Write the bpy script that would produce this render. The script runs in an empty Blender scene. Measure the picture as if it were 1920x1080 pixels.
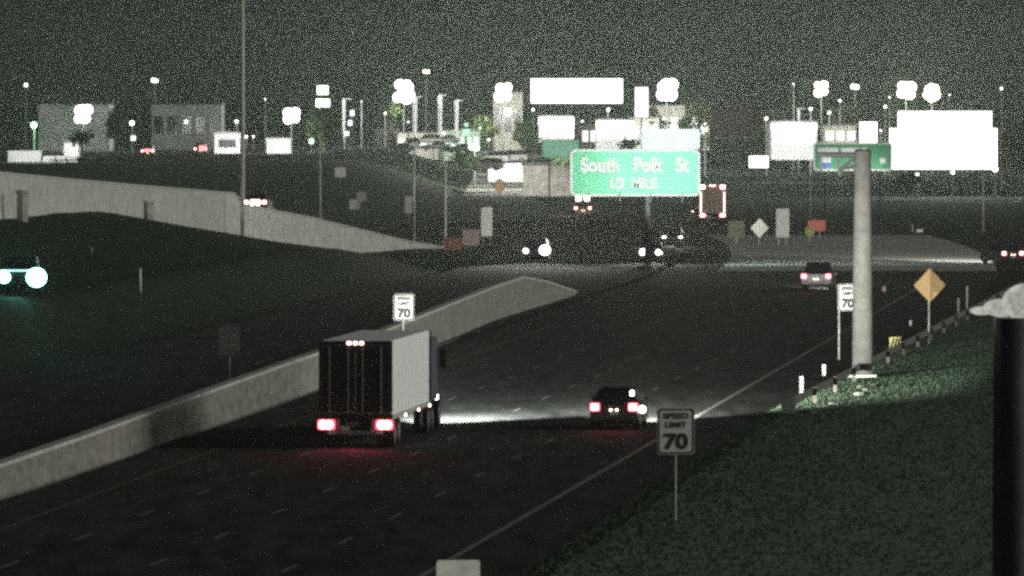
import bpy, bmesh, math, random
from mathutils import Vector, Matrix, noise
R = math.radians
random.seed(7)
sc = bpy.context.scene
COL = sc.collection

# ------------------------------------------------------------------ camera
F, HC, PITCH = 14000.0, 12.0, math.atan((540 - 200) / 14000.0)
cd = bpy.data.cameras.new("camera")
cd.sensor_width = 36.0
cd.lens = 36.0 * F / 1920.0
cd.clip_start, cd.clip_end = 0.5, 20000
cam = bpy.data.objects.new("camera", cd)
cam.location = (0, 0, HC)
cam.rotation_euler = (R(90) - PITCH, 0, 0)
COL.objects.link(cam)
sc.camera = cam

# ------------------------------------------------------------------ night sky
w = bpy.data.worlds.new("World"); sc.world = w; w.use_nodes = True
nt = w.node_tree; nt.nodes.clear()
sky = nt.nodes.new('ShaderNodeTexSky'); sky.sky_type = 'NISHITA'; sky.sun_disc = False
SUN_EL, SUN_AZ = R(8.5), R(87)       # azimuth clockwise from +Y: the light comes in low from the right
sky.sun_elevation = SUN_EL; sky.sun_rotation = SUN_AZ
hs = nt.nodes.new('ShaderNodeHueSaturation'); hs.inputs['Saturation'].default_value = 0.12
bg = nt.nodes.new('ShaderNodeBackground'); bg.inputs['Strength'].default_value = 0.0016
ou = nt.nodes.new('ShaderNodeOutputWorld')
nt.links.new(sky.outputs[0], hs.inputs['Color']); nt.links.new(hs.outputs[0], bg.inputs['Color'])
nt.links.new(bg.outputs[0], ou.inputs['Surface'])

sl = bpy.data.lights.new("district_glow", 'SUN'); sl.energy = 2.3; sl.angle = R(50); sl.color = (1.0, 1.0, .93)  # stands for the broad glow of the lit district on the right
so = bpy.data.objects.new("district_glow", sl); COL.objects.link(so)
sdir = Vector((math.sin(SUN_AZ) * math.cos(SUN_EL), math.cos(SUN_AZ) * math.cos(SUN_EL), math.sin(SUN_EL)))
so.rotation_euler = sdir.to_track_quat('Z', 'Y').to_euler()

sc.view_settings.view_transform = 'Standard'; sc.view_settings.look = 'None'
sc.view_settings.exposure = 0; sc.view_settings.gamma = 1
sc.cycles.use_denoising = False
sc.cycles.max_bounces = 4; sc.cycles.volume_bounces = 0; sc.cycles.diffuse_bounces = 2
sc.cycles.sample_clamp_indirect = 2.0; sc.cycles.sample_clamp_direct = 8.0
sc.cycles.use_adaptive_sampling = False
sc.cycles.pixel_filter_type = 'BLACKMAN_HARRIS'; sc.cycles.filter_width = 2.9

# ------------------------------------------------------------------ helpers
CF = Vector((0, math.cos(PITCH), -math.sin(PITCH))); CU = Vector((0, math.sin(PITCH), math.cos(PITCH)))
def P(x, y, d):                       # photo pixel + distance along the road -> world point
    r = Vector(((x - 960) / F, 0, 0)) + CU * ((540 - y) / F) + CF
    r *= d / r.y
    return Vector((r.x, d, HC + r.z))
def S(d): return F / d                # pixels per metre
def sm(a, b, x):
    t = max(0, min(1, (x - a) / (b - a))); return t * t * (3 - 2 * t)
def edge_x(Y):                        # right white line
    if Y < 480: return 7 + (Y - 284.7) * .0963
    x0 = 7 + (480 - 284.7) * .0963; t = min(Y, 820) - 480
    x = x0 + .0963 * t - .00056 * t * t / 2
    if Y > 820: x += (Y - 820) * (.0963 - .00056 * 340)
    return x
def wall_x(Y): return edge_x(Y) - (17.4 + (Y - 285) * .012 if Y < 480 else 19.7)
def lane_x(Y, k): return edge_x(Y) - 3.72 * k
def zg(X, Y):
    d = wall_x(min(Y, 700)) - X
    h = (2.7 * sm(16.5, 20.5, d) + 2.5 * max(0, min(1, (d - 21) / 13))) * (1 - sm(480, 590, Y)) * sm(150, 230, Y)
    p = 4.6 * sm(760, 1000, Y) * sm(-4, 16, -X - 8) * (1 - sm(1500, 1900, Y))
    return h + p

MATS = {}
def mat(name, col, rough=.8, metal=0, emit=None, es=0, var=.25, scale=3., bump=0, spec=.3, stretch=None):
    if name in MATS: return MATS[name]
    m = bpy.data.materials.new(name); m.use_nodes = True
    n = m.node_tree.nodes; l = m.node_tree.links; b = n['Principled BSDF']
    b.inputs['Roughness'].default_value = rough; b.inputs['Metallic'].default_value = metal
    b.inputs['Specular IOR Level'].default_value = spec
    if emit:
        b.inputs['Emission Color'].default_value = (*emit, 1); b.inputs['Emission Strength'].default_value = es
    tc = n.new('ShaderNodeTexCoord'); mp = n.new('ShaderNodeMapping')
    if stretch: mp.inputs['Scale'].default_value = stretch
    l.new(tc.outputs['Object'], mp.inputs[0])
    nz = n.new('ShaderNodeTexNoise'); nz.inputs['Scale'].default_value = scale; nz.inputs['Detail'].default_value = 6
    nz.inputs['Roughness'].default_value = .7
    l.new(mp.outputs[0], nz.inputs['Vector'])
    cr = n.new('ShaderNodeValToRGB')
    cr.color_ramp.elements[0].position = .3; cr.color_ramp.elements[1].position = .7
    lo = [max(0, c * (1 - var)) for c in col]; hi = [min(1, c * (1 + var)) for c in col]
    cr.color_ramp.elements[0].color = (*lo, 1); cr.color_ramp.elements[1].color = (*hi, 1)
    l.new(nz.outputs['Fac'], cr.inputs[0]); l.new(cr.outputs[0], b.inputs['Base Color'])
    if bump:
        bp = n.new('ShaderNodeBump'); bp.inputs['Strength'].default_value = bump; bp.inputs['Distance'].default_value = .03
        l.new(nz.outputs['Fac'], bp.inputs['Height']); l.new(bp.outputs[0], b.inputs['Normal'])
    if emit: m.cycles.emission_sampling = 'NONE'
    MATS[name] = m; return m

def glow(name, col, s): return mat(name, (.5, .5, .5), emit=col, es=s, var=.05)

asphalt = mat('asphalt', (.04, .042, .04), 1, var=.7, scale=1.1, bump=.3, stretch=(1, .12, 1), spec=.02)
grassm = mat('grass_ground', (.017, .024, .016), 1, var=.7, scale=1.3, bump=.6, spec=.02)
conc = mat('concrete', (.42, .43, .39), .9, var=.3, scale=1.1, bump=.3)
concd = mat('weathered_concrete', (.195, .195, .165), .9, var=.4, scale=2.2, bump=.4, stretch=(1, .35, 1))
paint = mat('road_paint', (.19, .19, .175), .7, var=.35, scale=6)
galv = mat('galvanised_steel', (.42, .43, .40), .6, .05, var=.25, scale=3)
palep = mat('pale_pole_paint', (.68, .68, .62), .6, var=.15, scale=1)
dsteel = mat('dark_steel', (.05, .05, .05), .6, .4)
whitep = mat('white_paint', (.78, .8, .8), .55, var=.07, scale=.8)
whites = mat('white_sheeting', (.8, .8, .76), .5, var=.12, scale=5)
blackp = mat('black_legend', (.02, .02, .02), .6)
greens = mat('green_sheeting', (.10, .34, .19), .5, var=.25, scale=6)
palegreen = mat('pale_green_sheeting', (.85, 1, .97), .5, var=.06, scale=3)
orange = mat('orange_sheeting', (.55, .36, .17), .5, var=.2, scale=8)
redsheet = mat('red_sheeting', (.5, .11, .09), .5, var=.2, scale=5)
yellows = mat('yellow_sheeting', (.85, .75, .3), .5, var=.1)
tyre = mat('tyre_rubber', (.02, .02, .02), .9)
rimm = mat('wheel_rim', (.3, .3, .3), .4, .8)
glass = mat('dark_glass', (.015, .017, .02), .12, spec=.6)
darkred = mat('dark_maroon_doors', (.025, .018, .018), .7)
chassis = mat('chassis_black', (.02, .02, .02), .8)
taill = mat('tail_lamp_lens', (.5, .02, .02), .3, emit=(1, .10, .16), es=2.2)
tailc = glow('tail_lamp_core', (1, .55, .5), 9)
pinkc = glow('pink_lamp_core', (1, .35, .5), 7)
headc = glow('headlamp_glow', (1, .98, .92), 14)
headcy = glow('cyan_headlamp_glow', (.35, 1, .9), 10)
warmc = glow('warm_lamp_glow', (1, .85, .6), 12)
lampw = glow('luminaire_white', (.95, 1, .93), 9)
lampy = glow('luminaire_yellowish', (1, 1, .72), 9)
lampg = glow('luminaire_green', (.5, 1, .6), 6)
panelw = glow('lit_panel_white', (.95, 1, .95), 2.2)
panelb = glow('lit_board_white', (.97, 1, .97), 4)
panelb2 = glow('lit_board_warm_white', (1, 1, .93), 4)
panelg = glow('lit_panel_green', (.55, 1, .75), 1.2)
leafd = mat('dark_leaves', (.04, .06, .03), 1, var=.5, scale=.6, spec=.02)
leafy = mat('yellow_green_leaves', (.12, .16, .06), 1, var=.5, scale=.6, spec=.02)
bark = mat('bark', (.07, .055, .04), 1, var=.4)

class MB:
    def __init__(s): s.bm = bmesh.new()
    def box(s, c, d, rz=0, bev=0, M=None):
        r = bmesh.ops.create_cube(s.bm, size=1)
        vs = r['verts']
        mm = Matrix.Translation(Vector(c)) @ Matrix.Rotation(rz, 4, 'Z') @ Matrix.Diagonal((*d, 1))
        if M: mm = M @ mm
        bmesh.ops.transform(s.bm, matrix=mm, verts=vs)
        if bev:
            es = list({e for v in vs for e in v.link_edges})
            bmesh.ops.bevel(s.bm, geom=es, offset=bev, segments=2, affect='EDGES', clamp_overlap=True)
        return s
    def cyl(s, a, b, r1, r2=None, n=12):
        a = Vector(a); b = Vector(b); r2 = r1 if r2 is None else r2
        v = b - a; q = v.to_track_quat('Z', 'Y').to_matrix().to_4x4()
        r = bmesh.ops.create_cone(s.bm, cap_ends=True, segments=n, radius1=r1, radius2=r2, depth=v.length)
        bmesh.ops.transform(s.bm, matrix=Matrix.Translation((a + b) / 2) @ q, verts=r['verts'])
        return s
    def ball(s, c, r, sx=1, sy=1, sz=1, n=12):
        q = bmesh.ops.create_uvsphere(s.bm, u_segments=n, v_segments=n // 2 + 2, radius=r)
        bmesh.ops.transform(s.bm, matrix=Matrix.Translation(c) @ Matrix.Diagonal((sx, sy, sz, 1)), verts=q['verts'])
        return s
    def prism(s, pts, y0, y1, axis='y'):      # pts (u,v) outline; extruded along axis between y0 and y1
        def mk(u, v, t): return {'y': (u, t, v), 'x': (t, u, v), 'z': (u, v, t)}[axis]
        A = [s.bm.verts.new(mk(u, v, y0)) for u, v in pts]; B = [s.bm.verts.new(mk(u, v, y1)) for u, v in pts]
        s.bm.faces.new(A); s.bm.faces.new(B[::-1])
        k = len(pts)
        for i in range(k): s.bm.faces.new((A[i], B[i], B[(i + 1) % k], A[(i + 1) % k]))
        return s
    def loft(s, rings, close=True):
        V = [[s.bm.verts.new(p) for p in r] for r in rings]
        k = len(V[0])
        for a, b in zip(V, V[1:]):
            for i in range(k if close else k - 1):
                s.bm.faces.new((a[i], a[(i + 1) % k], b[(i + 1) % k], b[i]))
        if close: s.bm.faces.new(V[0]); s.bm.faces.new(V[-1][::-1])
        return s
    def quad(s, *p): s.bm.faces.new([s.bm.verts.new(q) for q in p]); return s
    def build(s, name, m, parent=None, smooth=False):
        bmesh.ops.recalc_face_normals(s.bm, faces=s.bm.faces)
        me = bpy.data.meshes.new(name); s.bm.to_mesh(me); s.bm.free()
        me.materials.append(m)
        if smooth:
            for p in me.polygons: p.use_smooth = True
        o = bpy.data.objects.new(name, me); COL.objects.link(o)
        if parent: o.parent = parent
        return o
def tag(o, label=None, cat=None, group=None, kind=None):
    if label: o['label'] = label
    if cat: o['category'] = cat
    if group: o['group'] = group
    if kind: o['kind'] = kind
    return o
def thing(name, label, cat, loc=(0, 0, 0), rz=0, group=None):
    o = bpy.data.objects.new(name, None); COL.objects.link(o)
    o.location = loc; o.rotation_euler = (0, 0, rz); o.empty_display_size = .3
    return tag(o, label, cat, group)
def struct(o): o['kind'] = 'structure'; return o
def light(kind, parent, loc, power, col=(1, 1, 1), size=.3, aim=None, angle=60, blend=.6, name='beam', sy=None):
    ld = bpy.data.lights.new(name, kind); ld.energy = power; ld.color = col
    if kind == 'AREA':
        ld.shape = 'RECTANGLE'; ld.size = size; ld.size_y = sy or size
    else: ld.shadow_soft_size = size
    if kind == 'SPOT': ld.spot_size = R(angle); ld.spot_blend = blend
    o = bpy.data.objects.new(name, ld); COL.objects.link(o); o.location = loc
    if aim is not None: o.rotation_euler = Vector(aim).to_track_quat('-Z', 'Y').to_euler()
    if parent: o.parent = parent
    return o
def copy_tree(o, parent=None):
    c = o.copy(); COL.objects.link(c); c.parent = parent
    for ch in [x for x in bpy.data.objects if x.parent == o]: copy_tree(ch, c)
    return c
def text(body, m, parent, loc, height, width=None, name='legend'):
    cu = bpy.data.curves.new('t', 'FONT'); cu.body = body; cu.align_x = 'CENTER'; cu.align_y = 'CENTER'
    cu.size = 1; cu.extrude = .004; cu.offset = .045
    t = bpy.data.objects.new('t', cu); COL.objects.link(t)
    dg = bpy.context.evaluated_depsgraph_get(); me = bpy.data.meshes.new_from_object(t.evaluated_get(dg))
    bpy.data.objects.remove(t)
    xs = [v.co.x for v in me.vertices]; ys = [v.co.y for v in me.vertices]
    cx, cy = (min(xs) + max(xs)) / 2, (min(ys) + max(ys)) / 2
    k = height / (max(ys) - min(ys)); kx = width / (max(xs) - min(xs)) if width else k
    for v in me.vertices: v.co = ((v.co.x - cx) * kx, -v.co.z * .6, (v.co.y - cy) * k)
    me.materials.clear(); me.materials.append(m); me.name = name
    o = bpy.data.objects.new(name, me); COL.objects.link(o); o.parent = parent; o.location = loc
    return o

# ------------------------------------------------------------------ ground and roads
def axis(a, b, n): return [a + (b - a) * i / n for i in range(n)]
xs = axis(-1500, -80, 8) + axis(-80, -40, 10) + axis(-40, -15, 50) + axis(-15, 60, 30) + axis(60, 1500, 10) + [1500]
ys = axis(-200, 140, 6) + axis(140, 640, 90) + axis(640, 1100, 30) + axis(1100, 3300, 20) + [3300]
g = MB(); V = []
for Y in ys:
    o_ = wall_x(min(max(Y, 0), 700))
    V.append([g.bm.verts.new((X, Y, zg(X, Y) + (noise.noise(Vector((X * .2, Y * .1, 0))) * .12 if (X > edge_x(Y) + 6 or X < wall_x(Y) - 18) and abs(X) < 70 and Y < 900 else 0))) for X in [u + o_ for u in xs]])
for a, b in zip(V, V[1:]):
    for i in range(len(xs) - 1): g.bm.faces.new((a[i], a[i + 1], b[i + 1], b[i]))
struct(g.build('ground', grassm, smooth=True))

YR = [60 + 12 * i for i in range(110)]
def strip(name, m, fa, fb, z, Ys=YR):
    b = MB()
    L = [b.bm.verts.new((fa(Y), Y, z)) for Y in Ys]; Q = [b.bm.verts.new((fb(Y), Y, z)) for Y in Ys]
    for i in range(len(Ys) - 1): b.bm.faces.new((L[i], Q[i], Q[i + 1], L[i + 1]))
    return struct(b.build(name, m))
def shoulder(Y): return edge_x(Y) + 3.0 + (max(0, Y - 285)) * .018 if Y < 480 else edge_x(Y) + 4.5
strip('road', asphalt, lambda Y: wall_x(Y) + .2, shoulder, .16)
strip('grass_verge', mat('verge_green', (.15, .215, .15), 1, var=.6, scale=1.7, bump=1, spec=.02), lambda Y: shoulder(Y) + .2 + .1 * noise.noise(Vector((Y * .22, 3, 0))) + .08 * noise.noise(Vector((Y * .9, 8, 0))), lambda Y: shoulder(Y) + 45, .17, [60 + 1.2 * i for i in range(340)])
strip('lit_road_band', mat('lit_band_tone', (.34, .36, .32), .9, var=.3, scale=.5), lambda Y: wall_x(Y) + 4, lambda Y: shoulder(Y) + .0, .164, [538 + 10 * i for i in range(16)])  # headlight-lit stretch of road, its brightness put into a paler colour
strip('opposite_road', asphalt, lambda Y: wall_x(Y) - 15.5, lambda Y: wall_x(Y) - .5, .16)
strip('edge_line_marking', paint, lambda Y: edge_x(Y) - .09, lambda Y: edge_x(Y) + .11, .166, [Y for Y in YR if Y < 560])
strip('left_edge_line_marking', mat('faded_yellow_paint', (.12, .1, .05), .8, var=.4), lambda Y: wall_x(Y) + 2.4, lambda Y: wall_x(Y) + 2.52, .166, [Y for Y in YR if 120 < Y < 420])
m = MB()
for k in (1, 2, 3):
    for i in range(-12, 26):
        y0 = (277.7 if k != 1 else 275.2) + 12.2 * i + (-.9 if k == 3 else 0); y1 = y0 + 3.05
        if y0 < 100: continue
        m.quad((lane_x(y0, k) - .06, y0, .166), (lane_x(y0, k) + .06, y0, .166), (lane_x(y1, k) + .06, y1, .166), (lane_x(y1, k) - .06, y1, .166))
struct(m.build('lane_dash_marking', paint))

# median barrier wall (concrete), path given as photo points base / top
def wall_along(name, label, pts, thick, m, cap=True):
    t = thing(name, label, 'wall', (pts[0][0], pts[0][1], 0))
    b = MB(); c = MB(); o = Vector((pts[0][0], pts[0][1], 0))
    R1, R2 = [], []
    for i, (X, Y, z0, z1) in enumerate(pts):
        p, q = pts[max(i - 1, 0)], pts[min(i + 1, len(pts) - 1)]
        tx = Vector((q[0] - p[0], q[1] - p[1], 0)).normalized(); n = Vector((-tx.y, tx.x, 0))
        A = Vector((X, Y, 0)) - o
        R1.append([A + Vector((0, 0, z0 - .4)), A + n * .12 + Vector((0, 0, z0 + (z1 - z0) * .35)), A + n * .17 + Vector((0, 0, z1)), A + n * thick + Vector((0, 0, z1)), A + n * thick + Vector((0, 0, z0 - .4))])
        R2.append([A + n * .10 + Vector((0, 0, z1 + .003)), A + n * .10 + Vector((0, 0, z1 + .12)), A + n * (thick + .07) + Vector((0, 0, z1 + .12)), A + n * (thick + .07) + Vector((0, 0, z1 + .003))])
    b.loft(R1); b.build('wall_face', m, t)
    if cap: c.loft(R2); c.build('coping', conc, t)
    return t
mp = [(-170, 990, 920), (0, 940, 880), (160, 890, 825), (307, 840, 771), (560, 747, 680), (720, 690, 626), (850, 640, 573), (930, 606, 541), (985, 588, 522), (1030, 575, 530), (1085, 557, 549)]
pts = []
for x, yb, yt in mp:
    d = HC * F / (yb - 200); s = S(d); pts.append(((x - 960) / s, d, 0, (yb - yt) / s))
# extend towards the camera, out of frame
d0 = pts[0]; pts = [(d0[0] - 7.5, d0[1] - 85, 0, 1.0)] + pts
# refine
fine = []
for a, b in zip(pts, pts[1:]):
    for i in range(6): fine.append(tuple(a[j] + (b[j] - a[j]) * i / 6 for j in range(4)))
fine.append(pts[-1])
wall_along('median_wall', 'long pale concrete median wall behind the semi truck, ending below the oncoming headlights', fine, .45, concd)

# ramp wall on the left with the ramp deck behind it
rp = [(-150, 405, 313, 425), (0, 411, 325, 450), (135, 419, 338, 480), (260, 427, 349, 512), (443, 455, 364, 566), (464, 458, 386, 571), (502, 465, 393, 580), (596, 476, 411, 600), (671, 477, 430, 611), (775, 466, 455, 628), (835, 466, 464.5, 634)]
rpts = []
for x, yb, yt, d in rp:
    a = P(x, yb, d); b = P(x, yt, d); rpts.append((a.x, d, a.z - .5, b.z))
wall_along('ramp_wall', 'tall lit concrete wall of the ramp on the left, sloping down to the right', rpts, .4, conc)
b = MB(); rings = []
for X, Y, z0, z1 in rpts:
    rings.append([(X - .42, Y + .05, z1 - .4), (X - 11, Y + 1.2, z1 - .4), (X - 11, Y + 1.2, z1 - 1.6 if z1 < 2 else -1), (X - .42, Y + .05, z1 - 1.6 if z1 < 2 else -1)])
b.loft(rings); struct(b.build('ramp_road', asphalt))

for i, (x, yt, yb, d, lab) in enumerate([(42, 363, 443, 452, 'leftmost pale concrete pillar standing in front of the ramp wall'), (277, 382, 455, 516, 'middle pale concrete pillar in front of the ramp wall'), (403, 440, 490, 552, 'shortest pale concrete pillar, near the tall light pole by the ramp wall')]):
    a = P(x, yb, d); s = S(d); h = (yb - yt) / s; wd = 15 / s if i < 2 else 26 / s
    t = thing('concrete_pillar', lab, 'pillar', (a.x, d, a.z), .62, 'concrete pillars along the ramp wall')
    MB().box((0, 0, h / 2 - .8), (wd, wd * 1.3, h + 1.6), bev=.05).build('shaft', conc, t)
    MB().box((0, 0, h + .1), (wd * 1.25, wd * 1.6, .2), bev=.03).build('cap', conc, t)

# ------------------------------------------------------------------ poles
def light_pole(x, yb, yt, d, label, r=.13, head=True, arm=2.0, m=palep, z0=None):
    a = P(x, yb, d) if z0 is None else Vector(((x - 960) / S(d), d, z0)); zt = P(x, yt, d).z
    h = zt - a.z
    t = thing('light_pole', label, 'light pole', (a.x, d, a.z), 0, 'unlit light poles along the highway')
    MB().cyl((0, 0, -.6), (0, 0, h), r, r * .6, 10).build('shaft', m, t, True)
    MB().box((0, 0, .1), (r * 4, r * 4, .25), bev=.02).build('base', conc, t)
    if head:
        MB().cyl((0, 0, h - .1), (-arm, 0, h + .3), .05, .04, 8).build('arm', m, t)
        MB().box((-arm - .3, 0, h + .28), (.7, .3, .14), bev=.04).build('lamp_head', dsteel, t)
    return t
light_pole(455, 500, -130, 560, 'tallest pale light pole, rising past the top of the picture', .19, arm=3)
light_pole(600, 413, 282, 780, 'slim pale light pole second from the left, rising behind the ramp wall', .14, arm=.5)
light_pole(776, 458, 292, 652, 'slim pale pole, left of the close pair near the right end of the ramp', .13, arm=.5)
light_pole(835, 458, 307, 652, 'slim pale pole, right of the close pair near the right end of the ramp', .13, arm=.5)
light_pole(672, 275, -60, 1150, 'very faint thin tall pole rising into the sky left of centre', .2, arm=2, m=dsteel)
light_pole(1843, 434, 308, 718, 'thin pale pole below the right end of the large glowing billboard', .09, arm=.4)
light_pole(1519, 412, 322, 790, 'thin dim pole standing above the red sign on the right', .08, arm=.4)

# cantilever sign pole on the right
s = S(326); a = P(1617, 718, 326)
t = thing('cantilever_sign_pole', 'thick grey steel pole with a short bare sign arm at its top', 'sign pole', (a.x, 326, 0))
MB().cyl((0, 0, 0), (0, 0, 10.05), .46, .36, 24).build('shaft', mat('weathered_pole_steel', (.1, .1, .09), .8, var=.3, scale=2), t, True)
MB().box((0, 0, .12), (1.3, 1.3, .34), bev=.05).build('base_plate', conc, t)
c = MB().cyl((0, 0, 9.9), (-1.95, 0, 9.9), .12, .1)
c.cyl((0, 0, 9.5), (-1.0, 0, 9.25), .07, .07).cyl((-.3, 0, 9.8), (-1.05, 0, 9.2), .07, .06)
c.build('arm', dsteel, t)
MB().box((-1.82, 0, 9.62), (.1, .12, .85)).build('hanger', dsteel, t); MB().box((-1.05, 0, 9.5), (.1, .12, .9)).build('hanger', dsteel, t)
MB().cyl((0, 0, 10.05), (0, 0, 10.15), .38, .3, 24).build('cap', dsteel, t)

# ------------------------------------------------------------------ signs
def rrect(wd, ht, r, n=5):
    p = []
    for cx, cz, a0 in ((wd / 2 - r, ht / 2 - r, 0), (-wd / 2 + r, ht / 2 - r, 90), (-wd / 2 + r, -ht / 2 + r, 180), (wd / 2 - r, -ht / 2 + r, 270)):
        for i in range(n + 1):
            t_ = R(a0 + 90 * i / n); p.append((cx + r * math.cos(t_), cz + r * math.sin(t_)))
    return p
def circ(r, n=20): return [(r * math.cos(2 * math.pi * i / n), r * math.sin(2 * math.pi * i / n)) for i in range(n)]
def sign(name, label, x0, x1, y0, y1, d, yaw, m, shape='rect', posts=(0,), zb=None, border=None, group=None, speed=False, postm=None, cat='road sign'):
    s = S(d); c = P((x0 + x1) / 2, (y0 + y1) / 2, d); wd = (x1 - x0) / s / math.cos(yaw); ht = (y1 - y0) / s
    z0 = zg(c.x, d) if zb is None else zb
    t = thing(name, label, cat, (c.x, d, z0), yaw, group)
    zc = c.z - z0
    out = {'rect': rrect(wd, ht, min(wd, ht) * .08), 'diamond': [(wd / 2, 0), (0, ht / 2), (-wd / 2, 0), (0, -ht / 2)], 'round': circ(wd / 2)}[shape]
    MB().prism([(u, v + zc) for u, v in out], -.02, .02).build('sign_panel', m, t)
    if border:
        b = MB(); k = len(out); f = 1 - .09 / max(wd, .5) * 2
        A = [(u * .97, v * .97) for u, v in out]; B = [(u * (1 - .14 / max(wd, 1)), v * (1 - .14 / max(ht, 1))) for u, v in out]
        for i in range(k):
            j = (i + 1) % k
            b.quad((A[i][0], -.026, A[i][1] + zc), (A[j][0], -.026, A[j][1] + zc), (B[j][0], -.026, B[j][1] + zc), (B[i][0], -.026, B[i][1] + zc))
        b.build('border', border, t)
    if speed:
        text('SPEED', blackp, t, (0, -.034, zc + ht * .33), ht * .13, wd * .68)
        text('LIMIT', blackp, t, (0, -.034, zc + ht * .14), ht * .13, wd * .58)
        text('70', blackp, t, (0, -.034, zc - ht * .22), ht * .36, wd * .66)
    for px in posts:
        MB().cyl((px * wd, .06, -.3), (px * wd, .06, zc + ht * .4), .035, .035, 8).build('post', postm or galv, t)
    return t, wd, ht, zc
SPD = 'speed limit 70 signs'
sign('speed_limit_sign', 'white SPEED LIMIT 70 sign on a thin post near the grass', 1232, 1302, 765, 852, 213, .17, whites, border=blackp, speed=True, group=SPD)
sign('speed_limit_sign', 'white SPEED LIMIT 70 sign standing on the median wall above the semi truck', 738, 776, 551, 601, 336, .38, whites, border=blackp, speed=True, group=SPD)
sign('speed_limit_sign', 'white SPEED LIMIT 70 sign just left of the thick steel pole', 1571, 1607, 532, 583, 350, .48, whites, posts=(-.42, .42), border=blackp, speed=True, group=SPD)
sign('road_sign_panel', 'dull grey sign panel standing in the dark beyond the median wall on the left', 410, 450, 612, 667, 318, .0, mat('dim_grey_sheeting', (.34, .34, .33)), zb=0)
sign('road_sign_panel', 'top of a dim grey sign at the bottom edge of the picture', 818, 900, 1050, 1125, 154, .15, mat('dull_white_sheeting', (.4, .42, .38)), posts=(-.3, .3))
t, wd, ht, zc = sign('warning_sign', 'orange diamond warning sign on a post in the grass at right', 1712, 1774, 503, 567, 371, .6, orange, 'diamond', postm=galv)
t, wd, ht, zc = sign('object_marker', 'small yellow and black striped object marker right of the thick pole', 1668, 1689, 632, 653, 363, .65, yellows, zb=0, cat='marker')
b = MB()
for k in (-.3, 0, .3):
    b.quad((k * wd - .17, -.03, zc - ht * .42), (k * wd - .05, -.03, zc - ht * .42), (k * wd + .17, -.03, zc + ht * .42), (k * wd + .05, -.03, zc + ht * .42))
b.build('stripes', blackp, t)
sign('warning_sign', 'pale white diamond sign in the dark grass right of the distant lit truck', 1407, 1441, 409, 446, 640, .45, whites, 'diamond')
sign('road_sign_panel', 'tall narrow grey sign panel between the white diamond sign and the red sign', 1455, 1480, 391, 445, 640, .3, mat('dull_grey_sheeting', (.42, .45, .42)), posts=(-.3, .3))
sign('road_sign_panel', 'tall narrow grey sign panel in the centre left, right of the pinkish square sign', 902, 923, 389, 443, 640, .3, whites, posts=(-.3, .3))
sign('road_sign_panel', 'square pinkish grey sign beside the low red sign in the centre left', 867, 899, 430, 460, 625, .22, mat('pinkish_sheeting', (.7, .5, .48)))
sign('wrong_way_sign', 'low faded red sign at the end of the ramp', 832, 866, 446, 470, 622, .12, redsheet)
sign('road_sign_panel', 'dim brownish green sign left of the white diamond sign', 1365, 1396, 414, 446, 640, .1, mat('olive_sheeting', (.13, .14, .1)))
sign('wrong_way_sign', 'bright red rectangular sign standing above a yellow disc on the right', 1514, 1548, 413, 433, 660, .7, redsheet, posts=(.2,))
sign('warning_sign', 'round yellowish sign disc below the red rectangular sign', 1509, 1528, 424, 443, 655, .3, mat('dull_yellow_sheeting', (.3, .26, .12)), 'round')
sign('road_sign_panel', 'small grey sign high between the two left light poles', 628, 648, 314, 332, 900, .4, whites)
sign('road_sign_panel', 'upper small grey sign of the overlapping pair left of centre', 668, 687, 360, 377, 800, .25, whites)
sign('road_sign_panel', 'lower small grey sign of the overlapping pair left of centre', 655, 675, 374, 393, 790, .25, whites)
sign('road_sign_panel', 'bright tall grey sign touching the pole on its left side', 759, 773, 368, 400, 770, .45, whites)
sign('road_sign_panel', 'tiny grey sign right beside the second pole of the pair', 838, 849, 355, 370, 770, .3, whites)
sign('warning_sign', 'round orange sign below the bright parking lot', 928, 946, 338, 360, 900, .9, mat('pale_orange_sheeting', (.85, .5, .3)), 'round')
sign('road_sign_panel', 'small pale sign near the right roadside, right of the tiny white post', 1718, 1731, 430, 442, 715, .9, whites)

# delineators
def delin(x, yt, yb, d, label, m=whitep, r=.06, group='white delineator posts'):
    a = P(x, yb, d); h = (yb - yt) / S(d)
    t = thing('delineator_post', label, 'post', (a.x, d, a.z), 0, group)
    MB().cyl((0, 0, -.2), (0, 0, h), r, r, 8).build('tube', m, t)
    MB().cyl((0, 0, h), (0, 0, h + .04), r * 1.1, r * .8, 8).build('cap', m, t)
    return t
delin(1503, 707, 732, 308, 'white delineator post, nearer of two beside the guardrail end', r=.08)
delin(1545, 685, 711, 329, 'white delineator post, farther of two beside the guardrail end', r=.08)
delin(1707, 602, 616, 404, 'tiny pale post above the striped marker')
delin(1711, 421, 434, 718, 'tiny white post by the far right roadside')
delin(263, 505, 541, 400, 'pale post with a white top in the dark ground under the ramp')
delin(172, 465, 500, 430, 'dim thin post right of the cyan headlights', galv, .04)
delin(1797, 560, 592, 430, 'thin grey stake left of the pale rail on the right', galv, .05)
delin(1813, 538, 585, 430, 'taller thin grey stake at the guardrail on the right', galv, .05)
delin(1657, 538, 549, 478, 'small pale post right of the thick pole, put in for light on the road', mat('pink_white', (.9, .6, .6)), .12)  # pinkish post standing in for light falling on the road

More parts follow.
